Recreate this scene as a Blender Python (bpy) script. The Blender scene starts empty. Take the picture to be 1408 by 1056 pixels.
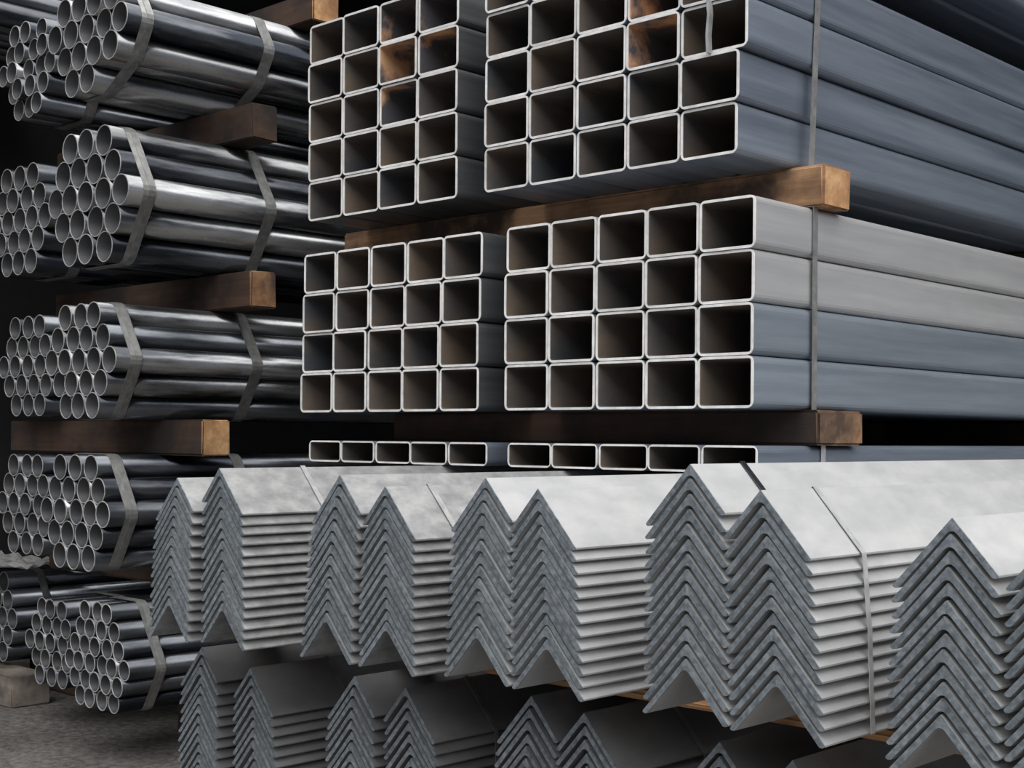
import bpy, bmesh, math, random
from mathutils import Vector, Matrix
random.seed(7)
S = bpy.context.scene
C = S.collection

# ---------------------------------------------------------------- camera
F, CX, HY, ROLL = 1911.0, 704.0, 601.0, 0.0081      # focal length in pixels of 1408x1056
EYE = 1.0
a = math.radians(43.64)
fwd = Vector((-math.sin(math.radians(46.36 - 2.72)), math.cos(a), 0)).normalized()
rgt0 = Vector((fwd.y, -fwd.x, 0)); up0 = Vector((0, 0, 1))
rgt = rgt0 * math.cos(ROLL) + up0 * math.sin(ROLL)
up = up0 * math.cos(ROLL) - rgt0 * math.sin(ROLL)
cd = bpy.data.cameras.new('camera'); cam = bpy.data.objects.new('camera', cd); C.objects.link(cam)
cd.sensor_width = 36; cd.lens = F / 1408 * 36; cd.shift_y = (HY - 528) / 1408; cd.clip_start = 0.05
M3 = Matrix((rgt, up, -fwd)).transposed()
cam.matrix_world = Matrix.Translation((0, 0, EYE)) @ M3.to_4x4()
S.camera = cam

def at(px, py, Y):
    d = fwd * F + rgt * (px - CX) - up * (py - HY)
    return Vector((0, 0, EYE)) + d * (Y / d.y)
def at_x(px, py, X):
    d = fwd * F + rgt * (px - CX) - up * (py - HY)
    return Vector((0, 0, EYE)) + d * (X / d.x)

# ---------------------------------------------------------------- light
w = bpy.data.worlds.new('overcast_sky'); S.world = w; w.use_nodes = True
bg = w.node_tree.nodes['Background']; bg.inputs[0].default_value = (0.80, 0.87, 1.0, 1); bg.inputs[1].default_value = 0.28
sd = bpy.data.lights.new('soft_sun', 'SUN'); sun = bpy.data.objects.new('soft_sun', sd); C.objects.link(sun)
sd.energy = 5.4; sd.angle = math.radians(105); sd.color = (1.0, 0.985, 0.96)
sun.rotation_euler = Vector((0.34, -0.11, 0.93)).to_track_quat('Z', 'Y').to_euler()
vs = S.view_settings
S.display_settings.display_device = 'sRGB'
vs.view_transform = 'Standard'; vs.look = 'None'; vs.gamma = 1; vs.use_curve_mapping = False
vs.exposure = 0.15

# ---------------------------------------------------------------- materials
def nodes(name):
    m = bpy.data.materials.new(name); m.use_nodes = True
    nt = m.node_tree; return m, nt, nt.nodes['Principled BSDF']
def N(nt, t, **kw):
    n = nt.nodes.new(t)
    for k, v in kw.items(): setattr(n, k, v)
    return n
def ramp(nt, fac, stops):
    r = N(nt, 'ShaderNodeValToRGB'); e = r.color_ramp.elements
    while len(e) < len(stops): e.new(0.5)
    for q, (p, c) in zip(e, stops): q.position = p; q.color = (*c, 1)
    nt.links.new(fac, r.inputs[0]); return r.outputs[0]
def noise(nt, scale, stretch=(1, 1, 1), detail=6, rough=0.6):
    tc = N(nt, 'ShaderNodeTexCoord'); oi = N(nt, 'ShaderNodeObjectInfo')
    mp = N(nt, 'ShaderNodeMapping'); mp.inputs['Scale'].default_value = stretch
    mul = N(nt, 'ShaderNodeMath', operation='MULTIPLY'); mul.inputs[1].default_value = 37.0
    nt.links.new(oi.outputs['Random'], mul.inputs[0])
    cmb = N(nt, 'ShaderNodeCombineXYZ')
    for i in range(3): nt.links.new(mul.outputs[0], cmb.inputs[i])
    nt.links.new(tc.outputs['Object'], mp.inputs['Vector']); nt.links.new(cmb.outputs[0], mp.inputs['Location'])
    n = N(nt, 'ShaderNodeTexNoise'); n.inputs['Scale'].default_value = scale
    n.inputs['Detail'].default_value = detail; n.inputs['Roughness'].default_value = rough
    nt.links.new(mp.outputs[0], n.inputs['Vector']); return n.outputs['Fac']
def vary(nt, col, amount):
    oi = N(nt, 'ShaderNodeObjectInfo'); mr = N(nt, 'ShaderNodeMapRange')
    mr.inputs['To Min'].default_value = 1 - amount; mr.inputs['To Max'].default_value = 1 + amount
    nt.links.new(oi.outputs['Random'], mr.inputs['Value'])
    hs = N(nt, 'ShaderNodeHueSaturation'); nt.links.new(mr.outputs[0], hs.inputs['Value']); nt.links.new(col, hs.inputs['Color'])
    return hs.outputs[0]
def bump(nt, b, fac, s, d=0.002):
    bp = N(nt, 'ShaderNodeBump'); bp.inputs['Strength'].default_value = s; bp.inputs['Distance'].default_value = d
    nt.links.new(fac, bp.inputs['Height']); nt.links.new(bp.outputs[0], b.inputs['Normal'])
def mix(nt, fac, c1, c2):
    m = N(nt, 'ShaderNodeMix', data_type='RGBA')
    nt.links.new(fac, m.inputs['Factor']); nt.links.new(c1, m.inputs['A']); nt.links.new(c2, m.inputs['B'])
    return m.outputs['Result']

def steel(name, dark, light, metal, rough, scale=14, stretch=(1, 0.06, 1), var=0.12, bs=0.15, lo=0.35, hi=0.68, rvar=0.1):
    m, nt, b = nodes(name)
    f = noise(nt, scale, stretch); c = ramp(nt, f, [(lo, dark), (hi, light)])
    c = vary(nt, c, var) if var else c
    nt.links.new(c, b.inputs['Base Color']); b.inputs['Metallic'].default_value = metal
    f2 = noise(nt, 45, (1, 0.3, 1), 3)
    mr = N(nt, 'ShaderNodeMapRange'); mr.inputs['To Min'].default_value = rough - rvar; mr.inputs['To Max'].default_value = rough + rvar
    nt.links.new(f2, mr.inputs['Value']); nt.links.new(mr.outputs[0], b.inputs['Roughness'])
    if bs: bump(nt, b, f2, bs, 0.001)
    return m

M_TUBE = steel('blue_grey_mill_steel', (0.17, 0.20, 0.25), (0.29, 0.335, 0.40), 0.45, 0.42, 30, (1, 0.04, 1))
M_TUBE_D = steel('dark_grey_mill_steel', (0.10, 0.104, 0.11), (0.17, 0.175, 0.18), 0.45, 0.42, 30, (1, 0.04, 1))
M_TUBE_L = steel('pale_grey_mill_steel', (0.46, 0.46, 0.465), (0.60, 0.60, 0.60), 0.45, 0.42, 30, (1, 0.04, 1))
M_TUBE_B = steel('slate_blue_mill_steel', (0.21, 0.245, 0.285), (0.31, 0.35, 0.40), 0.45, 0.42, 30, (1, 0.04, 1))
M_IN = steel('tube_inside_scale', (0.10, 0.108, 0.12), (0.26, 0.20, 0.15), 0.3, 0.5, 5, (1, 0.6, 1), 0.15)
M_GLINT = steel('orange_glint_tube_inside', (0.10, 0.10, 0.11), (0.75, 0.43, 0.24), 0.0, 0.5, 7, (1, 1, 1), 0.1, 0.15, 0.50, 0.62)  # warm light glints painted as orange patches on the inner walls
M_RIM = steel('bright_saw_cut', (0.66, 0.65, 0.63), (0.93, 0.92, 0.90), 0.0, 0.5, 30, (1, 1, 1), 0.08)
M_PRIM = steel('pipe_saw_cut', (0.30, 0.30, 0.30), (0.58, 0.58, 0.58), 0.2, 0.45, 60, (1, 1, 1), 0.1)
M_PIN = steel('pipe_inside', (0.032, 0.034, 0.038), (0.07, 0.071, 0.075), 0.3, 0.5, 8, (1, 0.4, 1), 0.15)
M_PIPE = steel('oiled_pipe_steel', (0.05, 0.053, 0.06), (0.33, 0.335, 0.34), 0.85, 0.25, 11, (1, 0.12, 1), 0.3, 0.2, 0.40, 0.60)
M_PIPE_D = steel('dark_pipe_steel', (0.022, 0.025, 0.032), (0.16, 0.17, 0.185), 0.85, 0.25, 11, (1, 0.12, 1), 0.3, 0.2, 0.4, 0.66)
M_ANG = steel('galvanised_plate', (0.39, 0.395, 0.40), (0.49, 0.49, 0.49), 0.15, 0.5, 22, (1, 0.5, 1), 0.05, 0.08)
M_ANG2 = steel('mottled_galvanised_plate', (0.23, 0.232, 0.235), (0.40, 0.40, 0.40), 0.2, 0.48, 34, (1, 0.6, 1), 0.05, 0.12)  # greyer, mottled tone for the left pairs of stacks
M_ANGE = steel('angle_saw_cut', (0.12, 0.142, 0.16), (0.31, 0.345, 0.37), 0.3, 0.40, 110, (1, 1, 1), 0.14, 0.3, 0.34, 0.7)
M_ANGD = steel('shade_dark_plate', (0.17, 0.172, 0.175), (0.26, 0.26, 0.262), 0.2, 0.5, 9, (1, 0.5, 1), 0.06, 0.08)  # shade from the upper stacks is put into this darker plate colour
M_STRAP = steel('steel_strapping', (0.22, 0.22, 0.215), (0.36, 0.36, 0.35), 0.5, 0.42, 40, (1, 1, 1), 0.08)
M_STRAPB = steel('bright_strapping', (0.42, 0.425, 0.43), (0.62, 0.62, 0.62), 0.4, 0.4, 40, (1, 1, 1), 0.08)

def wood(name, d, l, stain):
    m, nt, b = nodes(name)
    g = noise(nt, 26, (0.07, 1, 1), 8, 0.65); c = ramp(nt, g, [(0.32, d), (0.68, l)])
    s = noise(nt, 5, (1, 1, 1), 5); k = ramp(nt, s, [(0.42, (0, 0, 0)), (0.62, (1, 1, 1))])
    col = N(nt, 'ShaderNodeRGB'); col.outputs[0].default_value = (*stain, 1)
    bw = N(nt, 'ShaderNodeRGBToBW'); nt.links.new(k, bw.inputs[0])
    nt.links.new(mix(nt, bw.outputs[0], c, col.outputs[0]), b.inputs['Base Color'])
    b.inputs['Roughness'].default_value = 0.85; bump(nt, b, g, 0.5, 0.004)
    return m
M_WOOD = wood('orange_brown_timber', (0.17, 0.085, 0.04), (0.40, 0.225, 0.115), (0.08, 0.05, 0.035))
M_WOODD = wood('shade_dark_timber', (0.045, 0.026, 0.018), (0.10, 0.055, 0.034), (0.025, 0.018, 0.015))  # shade on the recessed bearer fronts is put into this dark colour
M_WOODO = wood('lit_orange_timber', (0.45, 0.22, 0.09), (0.80, 0.50, 0.26), (0.30, 0.15, 0.07))  # brighter timber copy, the light on the bearer ends is in its colour
M_WOODM = wood('mid_brown_timber', (0.20, 0.10, 0.048), (0.58, 0.34, 0.18), (0.07, 0.043, 0.03))
M_WOODG = wood('grey_weathered_timber', (0.20, 0.17, 0.14), (0.36, 0.31, 0.26), (0.10, 0.085, 0.075))

m, nt, b = nodes('rough_asphalt'); M_GROUND = m
tc = N(nt, 'ShaderNodeTexCoord')
n1 = N(nt, 'ShaderNodeTexNoise'); n1.inputs['Scale'].default_value = 38; n1.inputs['Detail'].default_value = 10; n1.inputs['Roughness'].default_value = 0.75
n2 = N(nt, 'ShaderNodeTexNoise'); n2.inputs['Scale'].default_value = 3; n2.inputs['Detail'].default_value = 5
for n in (n1, n2): nt.links.new(tc.outputs['Object'], n.inputs['Vector'])
c1 = ramp(nt, n1.outputs['Fac'], [(0.36, (0.09, 0.082, 0.076)), (0.66, (0.36, 0.335, 0.31))])
c2 = ramp(nt, n2.outputs['Fac'], [(0.3, (0.55, 0.55, 0.55)), (0.7, (1, 1, 1))])
mm = N(nt, 'ShaderNodeMix', data_type='RGBA', blend_type='MULTIPLY'); mm.inputs['Factor'].default_value = 1
nt.links.new(c1, mm.inputs['A']); nt.links.new(c2, mm.inputs['B']); nt.links.new(mm.outputs['Result'], b.inputs['Base Color'])
b.inputs['Roughness'].default_value = 0.9; bump(nt, b, n1.outputs['Fac'], 1.0, 0.02)
M_BLOCKER = steel('dark_light_blocker', (0.018, 0.018, 0.02), (0.03, 0.03, 0.032), 0.0, 0.8, 4, (1, 1, 1), 0, 0)  # for the dark slabs added to keep light out of the gaps
m, nt, b = nodes('clear_plastic_film'); M_FILM = m
f = noise(nt, 12, (1, 1, 1), 4); nt.links.new(ramp(nt, f, [(0.3, (0.42, 0.42, 0.42)), (0.7, (0.72, 0.72, 0.71))]), b.inputs['Base Color'])
b.inputs['Roughness'].default_value = 0.25

# ---------------------------------------------------------------- helpers
def link(name, me, mats=(), parent=None, loc=(0, 0, 0), label=None, cat=None, group=None, kind=None):
    for mt in mats: me.materials.append(mt)
    o = bpy.data.objects.new(name, me); C.objects.link(o); o.location = loc
    if parent: o.parent = parent
    if label: o['label'] = label
    if cat: o['category'] = cat
    if group: o['group'] = group
    if kind: o['kind'] = kind
    return o
def mesh(name, vs_, fs, mi=None, smooth=None):
    me = bpy.data.meshes.new(name); me.from_pydata(vs_, [], fs)
    if mi: me.polygons.foreach_set('material_index', mi)
    if smooth: me.polygons.foreach_set('use_smooth', smooth)
    bm = bmesh.new(); bm.from_mesh(me); bmesh.ops.recalc_face_normals(bm, faces=bm.faces); bm.to_mesh(me); bm.free()
    return me
def hollow(name, outer, inner, L, smooth):
    """a hollow section along +Y from two equal-length XZ loops; returns the wall (slot 0 outside, 1 inside, 2 far end) and the saw-cut ring closing its front"""
    n = len(outer); e = 0.002
    def part(nm, y0, y1, mats):
        V = [(x, y, z) for lp in (outer, inner) for y in (y0, y1) for x, z in lp]
        Fc, mi, sm = [], [], []
        for i in range(n):
            j = (i + 1) % n
            for f, k in (((i, j, n + j, n + i), 0), ((2*n + i, 3*n + i, 3*n + j, 2*n + j), 1), ((i, 2*n + i, 2*n + j, j), 2), ((n + i, n + j, 3*n + j, 3*n + i), 2)):
                Fc.append(f); mi.append(mats[k]); sm.append(smooth and k < 2)
        return mesh(nm, V, Fc, mi, sm)
    return part('wall', e, L, (0, 1, 1)), part('cut_end', 0, e, (0, 0, 0))
def thing(name, loc, label, cat, group=None):
    o = bpy.data.objects.new(name, None); C.objects.link(o); o.location = loc; o.empty_display_size = 0.02
    o['label'] = label; o['category'] = cat
    if group: o['group'] = group
    return o
def rrect(wd, h, r, seg=4):
    P = []
    for sx, sz, a0 in ((1, 1, 0), (-1, 1, 90), (-1, -1, 180), (1, -1, 270)):
        for k in range(seg + 1):
            t = math.radians(a0 + 90 * k / seg)
            P.append((sx * (wd/2 - r) + r * math.cos(t), sz * (h/2 - r) + r * math.sin(t)))
    return P
def circle(r, n=36): return [(r * math.cos(2*math.pi*k/n), r * math.sin(2*math.pi*k/n)) for k in range(n)]
def box(name, lo, hi, mat, bev=0.004, end=None, **kw):
    bm = bmesh.new(); c = [(lo[i] + hi[i]) / 2 for i in range(3)]
    bmesh.ops.create_cube(bm, size=1)
    for v in bm.verts: v.co = Vector((v.co[i] * (hi[i] - lo[i]) for i in range(3)))
    if bev:
        bmesh.ops.bevel(bm, geom=list(bm.edges), offset=bev, segments=2, affect='EDGES')
        for v in bm.verts: v.co += Vector((random.uniform(-1, 1), random.uniform(-1, 1), random.uniform(-1, 1))) * bev * 0.35
    for v in bm.verts: v.co.z += (hi[2] - lo[2]) / 2
    if end:
        bm.normal_update()
        for f in bm.faces: f.material_index = 1 if abs(f.normal.x) > 0.8 else 0
    me = bpy.data.meshes.new(name); bm.to_mesh(me); bm.free()
    return link(name, me, [mat, end] if end else [mat], loc=(c[0], c[1], lo[2]), **kw)
def hull(pts):
    pts = sorted(set(pts))
    def half(p):
        r = []
        for q in p:
            while len(r) > 1 and (r[-1][0]-r[-2][0])*(q[1]-r[-2][1]) - (r[-1][1]-r[-2][1])*(q[0]-r[-2][0]) <= 0: r.pop()
            r.append(q)
        return r
    A, B = half(pts), half(pts[::-1]); return A[:-1] + B[:-1]
def ribbon(pts, width, th, closed=True, skew=0.0, y0=0.0):
    """flat band: an XZ outline swept across `width` of Y; th grows outwards (left-hand normal flipped)"""
    n = len(pts); V, Fc = [], []
    def nrm(i):
        p = pts[i - 1] if (closed or i) else pts[i]; q = pts[(i + 1) % n] if (closed or i < n - 1) else pts[i]
        d = Vector((q[0] - p[0], q[1] - p[1])); d = d.normalized() if d.length else Vector((1, 0))
        return Vector((d.y, -d.x))
    for i, p in enumerate(pts):
        k = nrm(i); yo = y0 + skew * (p[1] - pts[0][1])
        o = (p[0] + k.x * th, p[1] + k.y * th)
        V += [(p[0], yo, p[1]), (p[0], yo + width, p[1]), (o[0], yo + width, o[1]), (o[0], yo, o[1])]
    for i in range(n if closed else n - 1):
        j = (i + 1) % n
        for s in range(4): Fc.append((4*i + s, 4*i + (s + 1) % 4, 4*j + (s + 1) % 4, 4*j + s))
    if not closed: Fc += [(0, 1, 2, 3), (4*n - 4, 4*n - 3, 4*n - 2, 4*n - 1)]
    return mesh('band', V, Fc)
ORD = ['first', 'second', 'third', 'fourth', 'fifth', 'sixth', 'seventh', 'eighth', 'ninth', 'tenth', 'eleventh', 'twelfth', 'thirteenth', 'fourteenth', 'fifteenth', 'sixteenth']

# ---------------------------------------------------------------- the setting
def slab(name, lo, hi, mat): return box(name, lo, hi, mat, 0, kind='structure')
slab('floor', (-9, -6, -0.1), (8, 9, 0), M_GROUND)
slab('light_blocker_back', (-9, 7.0, 0), (1.2, 7.2, 5.0), M_BLOCKER)  # added dark slab, keeps bright sky out of the gaps behind the stacks
slab('light_blocker_left', (-7.0, -1.0, 0), (-6.8, 7.0, 5.0), M_BLOCKER)  # added dark slab, darkens the background left of the pipes
slab('light_blocker_top', (-7.0, 3.4, 3.6), (1.2, 7.0, 3.75), M_BLOCKER)  # added overhead slab, keeps the rear of the stacks dark
slab('light_blocker_top_left', (-7.0, -1.0, 3.0), (-5.1, 3.4, 3.15), M_BLOCKER)  # added overhead slab, shades the dark slab on the left from the sun

# ---------------------------------------------------------------- rectangular tubes
TY = 2.209
def tube_mesh(wd, h, t=0.0052, r=0.0135, L=4.0):
    return hollow('rectangular_tube', rrect(wd, h, r), rrect(wd - 2*t, h - 2*t, 0.005), L, False)
def colname(c, n): return 'leftmost' if c == 0 else 'rightmost' if c == n - 1 else 'middle' if n == 5 and c == 2 else ORD[c] + ' from left'
def rowname(r, n): return 'top row' if r == 0 else 'bottom row' if r == n - 1 else ORD[r] + ' row'
tube_n = 0
def tube_bundle(title, x0, z0, pitch, h, cols, rows, mats, dx=None, skip=(), yj=0.003, y=TY, widen=False, t=0.0052, glint=()):
    me0 = {}
    for r in range(rows):                    # r = 0 is the top row
        for c in range(cols):
            if (r, c) in skip: continue
            mt = mats[r] if isinstance(mats, list) else mats
            ox = dx(r, c) if dx else 0
            wide = 2 * ox if (widen and c == cols - 1) else 0
            if wide: ox = wide / 4
            wide = wide / 2
            mk = (mt.name, wide, (r, c) in glint)
            if mk not in me0:
                me, ce = tube_mesh(pitch - 0.0016 + wide, h - 0.0012, t)
                for q in (mt, M_GLINT if (r, c) in glint else M_IN): me.materials.append(q)
                ce.materials.append(M_RIM)
                me0[mk] = (me, ce)
            row = '' if rows == 1 else rowname(r, rows) + ', '
            o = thing('rectangular_tube', (x0 + (c + 0.5) * pitch + ox, y + random.uniform(-yj, yj), z0 + (rows - 1 - r + 0.5) * h),
                 f'rectangular steel tube, {row}{colname(c, cols)}, in {title}', 'steel tube', 'tubes of ' + title)
            link('tube_wall', me0[mk][0], parent=o); link('cut_end', me0[mk][1], parent=o)
E = EYE
# flat tubes lying straight on the angle irons
tube_bundle('the low flat left row on the angles', -2.821, E - 0.0660, 0.1276, 0.0540, 5, 1, M_TUBE, t=0.0040)
tube_bundle('the low flat right row on the angles', -2.120, E - 0.0660, 0.1304, 0.0540, 5, 1, M_TUBE, t=0.0040)
# middle level
tube_bundle('the middle left tube bundle', -2.857, E + 0.058, 0.1290, 0.1010, 5, 4, M_TUBE_D, lambda r, c: (0.012, 0.006, 0.0, 0.0)[r])
tube_bundle('the middle right tube bundle', -2.133, E + 0.058, 0.1308, 0.1010, 5, 4, [M_TUBE_L, M_TUBE_L, M_TUBE_B, M_TUBE_B], lambda r, c: (0.004, 0, 0, 0.001)[r])
# upper level
tube_bundle('the upper left tube bundle', -2.836, E + 0.546, 0.1372, 0.1000, 4, 5, M_TUBE_D, glint=((0, 2), (1, 2), (1, 3), (2, 2), (0, 3)))
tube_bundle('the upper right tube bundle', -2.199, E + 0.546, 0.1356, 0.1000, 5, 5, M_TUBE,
            lambda r, c: (0.022 if r < 3 else 0.006 if r == 3 else 0.0) if c == 4 else 0.0, skip=((0, 4),), widen=True, glint=((1, 3), (2, 3)))
tube_bundle('the topmost tube layer', -2.2, E + 1.115, 0.1356, 0.1, 5, 1, M_TUBE, y=TY + 0.3)

# bearers between the tube levels
def bearer(label, lo, hi, mat, end=None, group=None): return box('timber_bearer', lo, hi, mat, 0.005, end, label=label, cat='timber', group=group)
bearer('orange brown timber under the upper right tube bundle, bright end sticking out', (-2.93, 2.405, E + 0.4625), (-1.45, 2.509, E + 0.5455), M_WOODM, M_WOODO)
bearer('brown timber under the middle tube bundles, wide end sticking out at right', (-2.71, 2.393, E - 0.0115), (-1.45, 2.565, E + 0.0575), M_WOODD, M_WOODM)
bearer('short dark timber under the left end of the middle tubes', (-2.92, 2.62, E - 0.0115), (-2.66, 2.74, E + 0.0575), M_WOODG)
bearer('dark timber on top of the upper right tubes', (-2.3, 2.75, E + 1.047), (-1.5, 2.85, E + 1.114), M_WOODD)
for yy in (3.9,):
    for z0, z1, nm in ((-0.0115, 0.0575, 'middle'), (0.4625, 0.5455, 'upper')):
        bearer(f'rear dark timber deep in the gap under the {nm} tube bundles', (-2.9, yy, E + z0), (-1.5, yy + 0.1, E + z1), M_WOODD)

# straps round the tube bundles
def strap(label, pts, y, width, th, mat, closed=True, skew=0.0, group=None):
    x0 = sum(p[0] for p in pts) / len(pts); zb = min(p[1] for p in pts)
    me = ribbon([(p[0] - x0, p[1] - zb) for p in pts], width, th, closed, skew)
    return link('strap', me, [mat], loc=(x0, y, zb), label=label, cat='strap', group=group)
def rect_strap(label, x0, x1, z0, z1, y, width, mat, skew=0.0):
    return strap(label, [(x0, z0), (x1, z0), (x1, z1), (x0, z1)], y, width, 0.0015, mat, True, skew)
rect_strap('thin steel strap around the middle right tube bundle', -2.1335, -1.4735, E + 0.0575, E + 0.4625, 2.405, 0.018, M_STRAP)
rect_strap('thin leaning steel strap around the upper right tube bundle', -2.2, -1.497, E + 0.5455, E + 0.947, 2.425, 0.02, M_STRAP, 0.06)
rect_strap('short pale strap around the low flat right tubes', -2.121, -1.466, E - 0.0665, E - 0.0112, 2.43, 0.018, M_STRAPB)
strap('loose strap tail hanging in front of the upper right tube end',
      [(-1.582, E + 0.86), (-1.578, E + 0.82), (-1.5815, E + 0.78), (-1.5795, E + 0.745)], TY - 0.012, 0.012, 0.006, M_STRAPB, False)

# ---------------------------------------------------------------- round pipes
pipe_cache = {}
def pipe_mesh(d, mat):
    k = (d, mat.name)
    if k not in pipe_cache:
        t = 0.0028
        me, ce = hollow('round_pipe', circle(d/2), circle(d/2 - t), 3.6, True)
        for q in (mat, M_PIN): me.materials.append(q)
        ce.materials.append(M_PRIM)
        pipe_cache[k] = (me, ce)
    return pipe_cache[k]
def pipe_bundle(title, cx, cz, d, p, rows, y, mat, jit=0.005, straps=(0.05, 0.50), sw=0.042, skip=(), strapmat=None, slide=None):
    dy = math.sqrt(d*d - p*p/4) + 0.0004; n = len(rows); pts = []
    for r, cnt in enumerate(rows):
        z = cz + ((n - 1) / 2 - r) * dy
        for c in range(cnt):
            if (r, c) in skip: continue
            x = cx + (c - (cnt - 1) / 2) * p
            mt = mat[(r * 7 + c * 3) % len(mat)]
            yy = y + random.uniform(-jit, jit) + (slide.get((r, c), 0) if slide else 0)
            o = thing('round_pipe', (x, yy, z), f'steel pipe, {rowname(r, n)}, {colname(c, cnt)}, in {title}', 'steel pipe', 'pipes of ' + title)
            wl, ce = pipe_mesh(d, mt); link('pipe_wall', wl, parent=o); link('cut_end', ce, parent=o)
            pts += [(x + (d/2 + 0.0006) * math.cos(k * math.pi / 10), z + (d/2 + 0.0006) * math.sin(k * math.pi / 10)) for k in range(20)]
    H = hull([(round(px, 5), round(pz, 5)) for px, pz in pts])
    for i, s in enumerate(straps):
        o = strap(f'{"front" if i == 0 else "rear"} flat steel strap around {title}', H, y + s, sw, 0.0016, strapmat or M_STRAP)
        if i == 0:
            me = ribbon([(q[0] - o.location.x, q[1] - o.location.z) for q in H], sw * 0.45, 0.0030, True)
            lap = link('overlap', me, [strapmat or M_STRAP], parent=o); lap.location = (0, sw * 0.42, 0)
    return pts
P1, P2 = [M_PIPE, M_PIPE_D, M_PIPE], [M_PIPE_D, M_PIPE, M_PIPE_D, M_PIPE_D]
HX = (3, 4, 5, 4, 3)
# right-hand stack, top to bottom
pipe_bundle('the topmost near pipe bundle', -3.95, E + 1.222, 0.090, 0.0955, (4, 5, 4, 3), TY, P1, skip=((3, 2),))
pipe_bundle('the second near pipe bundle from top', -3.943, E + 0.736, 0.095, 0.100, HX, TY, P1)
pipe_bundle('the third near pipe bundle from top', -3.979, E + 0.227, 0.082, 0.0875, HX, TY, P1)
pipe_bundle('the fourth near pipe bundle from top', -3.999, E - 0.246, 0.082, 0.0875, HX, TY, P2)
pipe_bundle('the lowest near pipe bundle', -3.865, E - 0.681, 0.0625, 0.066, (3, 4, 5, 5, 4, 3)[:0] + (3, 4, 5, 6, 5, 4), TY, P2, straps=(0.09, 0.62), sw=0.035)
# left-hand stack, set back a little
LY = 2.36
def lx(px): return at(px, 600, LY).x
pipe_bundle('the topmost far left pipe bundle', lx(32), E + 1.285, 0.076, 0.0800, HX, LY, P2, straps=(0.16,), jit=0.015)
pipe_bundle('the second far left pipe bundle from top', lx(24), E + 0.755, 0.088, 0.0930, HX, LY, P2, straps=(0.12,))
pipe_bundle('the third far left pipe bundle from top', lx(37), E + 0.236, 0.080, 0.0850, HX, LY, P2, straps=(0.2,))
pipe_bundle('the fourth far left pipe bundle from top', lx(36), E - 0.250, 0.080, 0.0850, HX, LY, P2, straps=(0.2,))
pipe_bundle('the lowest far left pipe bundle', lx(72), E - 0.718, 0.068, 0.0722, HX, LY, P2, straps=(0.2,), sw=0.03)
WY = 2.50
pipe_bundle('the leftmost lowest pipe bundle', at(-8, 600, WY).x, E - 0.70, 0.078, 0.083, HX, WY, P2, straps=(0.12,), sw=0.03)
pipe_bundle('the dark top left pipe layer', -5.2, E + 1.60, 0.09, 0.0955, (5, 6), 2.3, [M_PIPE_D], straps=())

# timber bearers under the pipes
PX = -3.65
bearer('dark timber end above the topmost near pipe bundle', (-4.3, 2.86, E + 1.374), (PX, 2.97, E + 1.47), M_WOODD, M_WOODO)
bearer('dark timber between the topmost and second near pipe bundles', (-4.9, 2.62, E + 0.945), (PX, 2.72, E + 1.06), M_WOODD)
bearer('reddish timber between the second and third near pipe bundles', (-4.9, 2.62, E + 0.4065), (PX, 2.72, E + 0.525), M_WOODD, M_WOOD)
bearer('orange ended timber between the third and fourth near pipe bundles', (-4.9, 2.443, E - 0.066), (PX, 2.546, E + 0.047), M_WOODD, M_WOODO)
bearer('dark timber between the fourth and lowest near pipe bundles', (-4.9, 2.60, E - 0.508), (PX, 2.70, E - 0.426), M_WOODD)
bearer('dark timber on the ground under the lowest near pipe bundle', (-4.05, 2.62, 0), (PX + 0.05, 2.76, 0.151), M_WOODD)
bearer('dark timber on the ground under the lowest far left pipe bundle', (-5.2, 2.68, 0), (-4.5, 2.78, 0.131), M_WOODD)
bearer('grey weathered timber on the ground at the lower left corner', (-5.6, 2.40, 0), (at(16, 970, 2.40).x, 2.55, 0.112), M_WOODG)

# crumpled plastic film on the lowest left bundles
bm = bmesh.new()
for i in range(25):
    for j in range(17):
        x = -5.62 + i * 0.028; y = 2.34 + j * 0.025
        bm.verts.new((x, y, E - 0.502 + 0.008 * math.sin(i * 1.3 + j * 0.7) + random.uniform(-0.010, 0.010)))
bm.verts.ensure_lookup_table()
for i in range(24):
    for j in range(16):
        bm.faces.new([bm.verts[i*17 + j], bm.verts[(i+1)*17 + j], bm.verts[(i+1)*17 + j + 1], bm.verts[i*17 + j + 1]])
bmesh.ops.solidify(bm, geom=list(bm.faces), thickness=0.001)
me = bpy.data.meshes.new('plastic_film'); bm.to_mesh(me); bm.free()
link('plastic_film', me, [M_FILM], label='crumpled pale plastic film lying over the lower left pipes', cat='plastic film')

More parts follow.
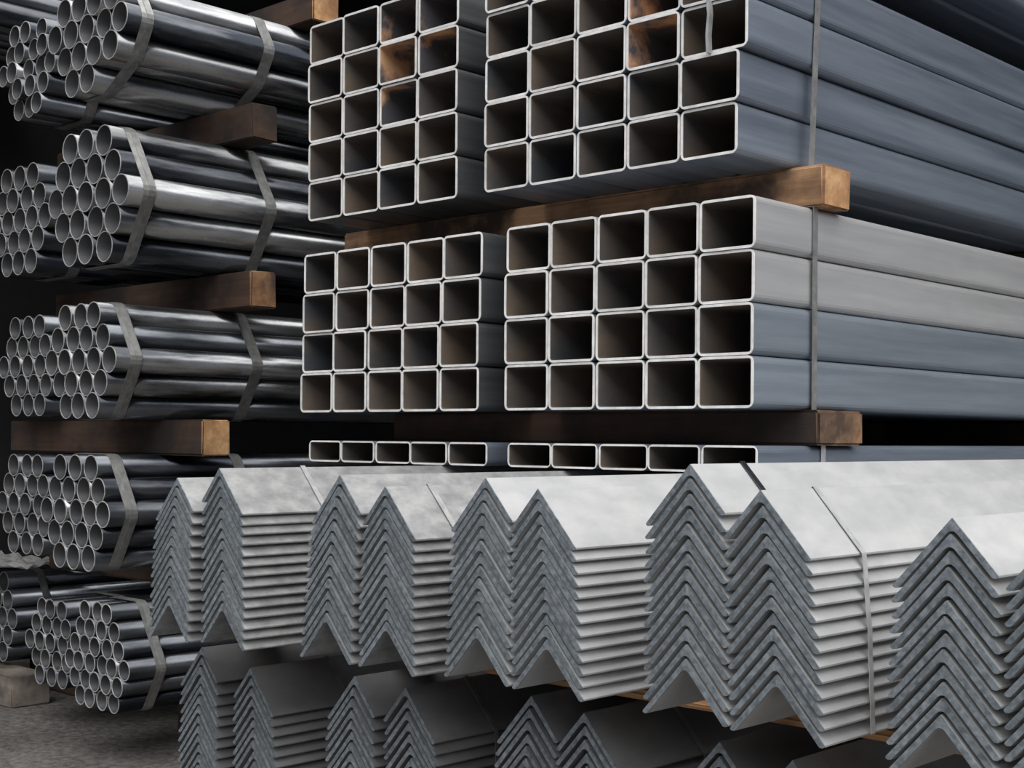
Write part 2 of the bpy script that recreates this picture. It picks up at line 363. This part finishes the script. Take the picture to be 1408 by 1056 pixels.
# ---------------------------------------------------------------- angle irons
TH = 0.0078
def angle_mesh(lw, rw, leg, hw, t=TH, L=3.6):
    """V profile upside down: apex at origin, legs lw / rw times leg; slot 0 rolled faces, slot 1 cut ends"""
    vx, vz = hw, -math.sqrt(leg*leg - hw*hw); l = leg; ux, uz = vx / l, vz / l      # right leg direction
    nx, nz = uz, -ux                                                                 # inward normal of right leg
    def side(k, n):
        e = Vector((ux * n, uz * n)); nn = Vector((nx, nz)); u = Vector((ux, uz)); P = []
        P.append(e - u * t * 0.20)
        P.append(e + nn * t * 0.22)
        P.append(e + nn * t * 0.62 - u * t * 0.10)
        P.append(e + nn * t - u * t * 0.55)
        return [(k * p.x, p.y) for p in P]
    root = t / (hw / l)                                                              # inner corner below apex
    R = side(1, leg * rw); Lf = side(-1, leg * lw)
    f = 0.010
    fill = [(ux * f, -root + uz * f), (ux * f * 0.35, -root + uz * f * 0.62), (-ux * f * 0.35, -root + uz * f * 0.62), (-ux * f, -root + uz * f)]
    prof = [(ux * 0.003, uz * 0.003 )] + R + fill + Lf[::-1] + [(-ux * 0.003, uz * 0.003)]
    out = []
    for lp in ([(0, 0), prof[0]] + R + fill[:2] + [(0, fill[1][1])], [(0, 0), prof[-1]] + Lf + fill[:1:-1] + [(0, fill[1][1])]):
        n = len(lp)                       # 0 apex, 1, R 2..5, fillet 6 7, 8 root centre
        for nm, y0, y1 in (('leg', 0.002, L), ('cut_end', 0, 0.002)):
            V = [(x, y0, z) for x, z in lp] + [(x, y1, z) for x, z in lp]
            Fc = [(i, i + 1, n + i + 1, n + i) for i in range(n - 1)]
            for o in (0, n): Fc += [tuple(o + k for k in q) for q in ((0, 1, 6, 7, 8), (1, 2, 5, 6), (2, 3, 4, 5))]
            out.append(mesh(nm, V, Fc))
    return out
STK = {}
def angle_stack(key, title, top, bot, n, Y, inner, leg, hw, mat, zmax=None, grp='', yj=0.0014):
    T, B = at(*top, Y), at(*bot, Y)
    if zmax is not None: T.z = min(T.z, zmax)
    out = []
    for k in range(n):
        e = math.exp(-k / 4.6)
        ft = k / (n - 1)
        x = B.x + (T.x - B.x) * (0.55 * e + 0.45 * (1 - ft)) + (random.uniform(-1, 1) * 0.0011 if k else 0)
        z = T.z + (B.z - T.z) * ft + (random.uniform(-1, 1) * 0.0010 if 0 < k < n - 1 else 0)
        si = 1 - 0.20 * e; so = 1 + 0.05 * e
        lw, rw = (so, si) if inner == 'R' else (si, so)
        parts = angle_mesh(lw, rw, leg, hw)
        yo = random.uniform(-yj, yj)
        pos = 'topmost' if k == 0 else 'lowest' if k == n - 1 else ORD[k] + ' from top'
        o = thing('steel_angle', (x, Y + yo, z), f'steel angle bar, {pos}, in {title}', 'steel angle', grp)
        for q in (0, 2):
            lg = link('leg', parts[q], [mat], parent=o); link('cut_end', parts[q + 1], [M_ANGE], parent=lg)
        o.rotation_euler.y = random.uniform(-1, 1) * 0.006 if k else 0
        out.append((x, z, lw, rw))
    STK[key] = out
AY, LEG, HW = 1.60, 0.1135, 0.0755
def up_title(i): return f'the {"leftmost" if i == 0 else ORD[i] + " from left"} upper angle stack'
UP = [('1a', (243, 657), (231, 822), 13, 'R'), ('1b', (302, 641), (306, 829), 14, 'L'),
      ('2a', (467, 653), (447, 843), 13, 'R'), ('2b', (529, 669), (531, 855), 13, 'L'),
      ('3a', (667, 650), (655, 864), 13, 'R'), ('3b', (739, 672), (752, 879), 13, 'L'),
      ('4a', (948, 638), (941, 906), 14, 'R'), ('4b', (1046, 674), (1067, 928), 13, 'L'),
      ('5a', (1309, 712), (1293, 983), 13, 'R'), ('5b', (1452, 735), (1468, 1005), 13, 'L')]
for i, (key, t, bt, n, inn) in enumerate(UP):
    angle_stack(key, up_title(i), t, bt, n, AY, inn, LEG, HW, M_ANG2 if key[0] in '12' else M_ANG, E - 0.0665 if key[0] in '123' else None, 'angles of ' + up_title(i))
BY = 1.75
def lo_title(i): return f'the {"leftmost" if i == 0 else ORD[i] + " from left"} lower angle stack'
LO = [('l1a', (278, 890), 'R'), ('l1b', (344, 918), 'L'), ('l2a', (487, 930), 'R'), ('l2b', (559, 945), 'L'),
      ('l3a', (729, 957), 'R'), ('l3b', (803, 980), 'L'), ('l4a', (990, 1020), 'R'), ('l4b', (1090, 1045), 'L')]
for i, (key, t, inn) in enumerate(LO):
    p = at(*t, BY)
    dx = -0.018 if inn == 'R' else 0.018
    zb = p.z - 13 * 0.0218
    q = Vector((p.x + dx, BY, zb))
    d = q - Vector((0, 0, EYE)); k = F / d.dot(fwd)
    bt = (CX + d.dot(rgt) * k, HY - d.dot(up) * k)
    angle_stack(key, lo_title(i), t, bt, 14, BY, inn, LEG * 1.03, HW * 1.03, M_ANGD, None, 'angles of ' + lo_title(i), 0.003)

toe = math.sqrt(LEG**2 - HW**2)
ztop = min(s[-1][1] for k, s in STK.items() if k[0] != 'l') - toe - 0.002
zlow = max(s[0][1] for k, s in STK.items() if k[0] == 'l') + 0.001
for i, yy in enumerate((1.85, 3.3, 4.6)):
    bearer(f'brown timber between upper and lower angle stacks, {("front", "middle", "rear")[i]} one', (-2.62, yy, zlow), (-0.62, yy + 0.1, ztop), M_WOODO)
zb = min(s[-1][1] for k, s in STK.items() if k[0] == 'l') - toe * 1.03 - 0.002
for i, yy in enumerate((2.1, 3.4, 4.6)):
    bearer(f'dark timber on the ground under the lower angle stacks, {("front", "middle", "rear")[i]} one', (-2.75, yy, 0), (-0.9, yy + 0.12, zb), M_WOODD)

# straps following the top of an angle stack and running down its toes
def angle_strap(label, key, y, width, mat, leg, hw, down=True, pair=None, skew=0.0):
    s = STK[key]; u = Vector((hw, -math.sqrt(leg*leg - hw*hw))) / leg
    x, z, lw, rw = s[0]; g = 0.0012
    pts = []
    if pair:
        X, Z, l2, r2 = STK[pair][0]
        pts += [(X - u.x * leg * l2 - g, Z + u.y * leg * l2), (X, Z + 2*g), (X + u.x * leg * r2 * 0.9, Z + u.y * leg * r2 * 0.9 + 2*g)]
    pts += [(x - u.x * leg * lw * 0.3, z + u.y * leg * lw * 0.3 + 2*g), (x, z + 2*g), (x + u.x * leg * rw + 2*g, z + u.y * leg * rw + g)]
    if down:
        for k in range(1, len(s)):
            X, Z, l2, r2 = s[k]
            pts.append((max(X + u.x * leg * r2, pts[-1][0] - 0.002) + 2*g, Z + u.y * leg * r2))
    pts = pts[::-1]
    strap(label, pts, y, width, 0.0012, mat, False, skew)
angle_strap('pale strap over the leftmost pair of upper angle stacks', '1b', 1.80, 0.012, M_STRAPB, LEG, HW, True, None)
angle_strap('pale strap over the second pair of upper angle stacks', '2b', 1.70, 0.012, M_STRAPB, LEG, HW, True, None)
angle_strap('pale strap running down the fourth pair of upper angle stacks', '4b', 1.715, 0.011, M_STRAPB, LEG, HW, True, None, 0.05)
angle_strap('dark bent strap across the seventh upper angle stack from left', '4a', 1.725, 0.012, M_PIPE_D, LEG, HW, False)
angle_strap('thin strap over the leftmost pair of lower angle stacks', 'l1b', 1.95, 0.010, M_STRAP, LEG*1.03, HW*1.03)
angle_strap('thin strap over the second pair of lower angle stacks', 'l2b', 1.90, 0.010, M_STRAP, LEG*1.03, HW*1.03)
angle_strap('thin strap over the third pair of lower angle stacks', 'l3b', 1.97, 0.010, M_STRAP, LEG*1.03, HW*1.03)
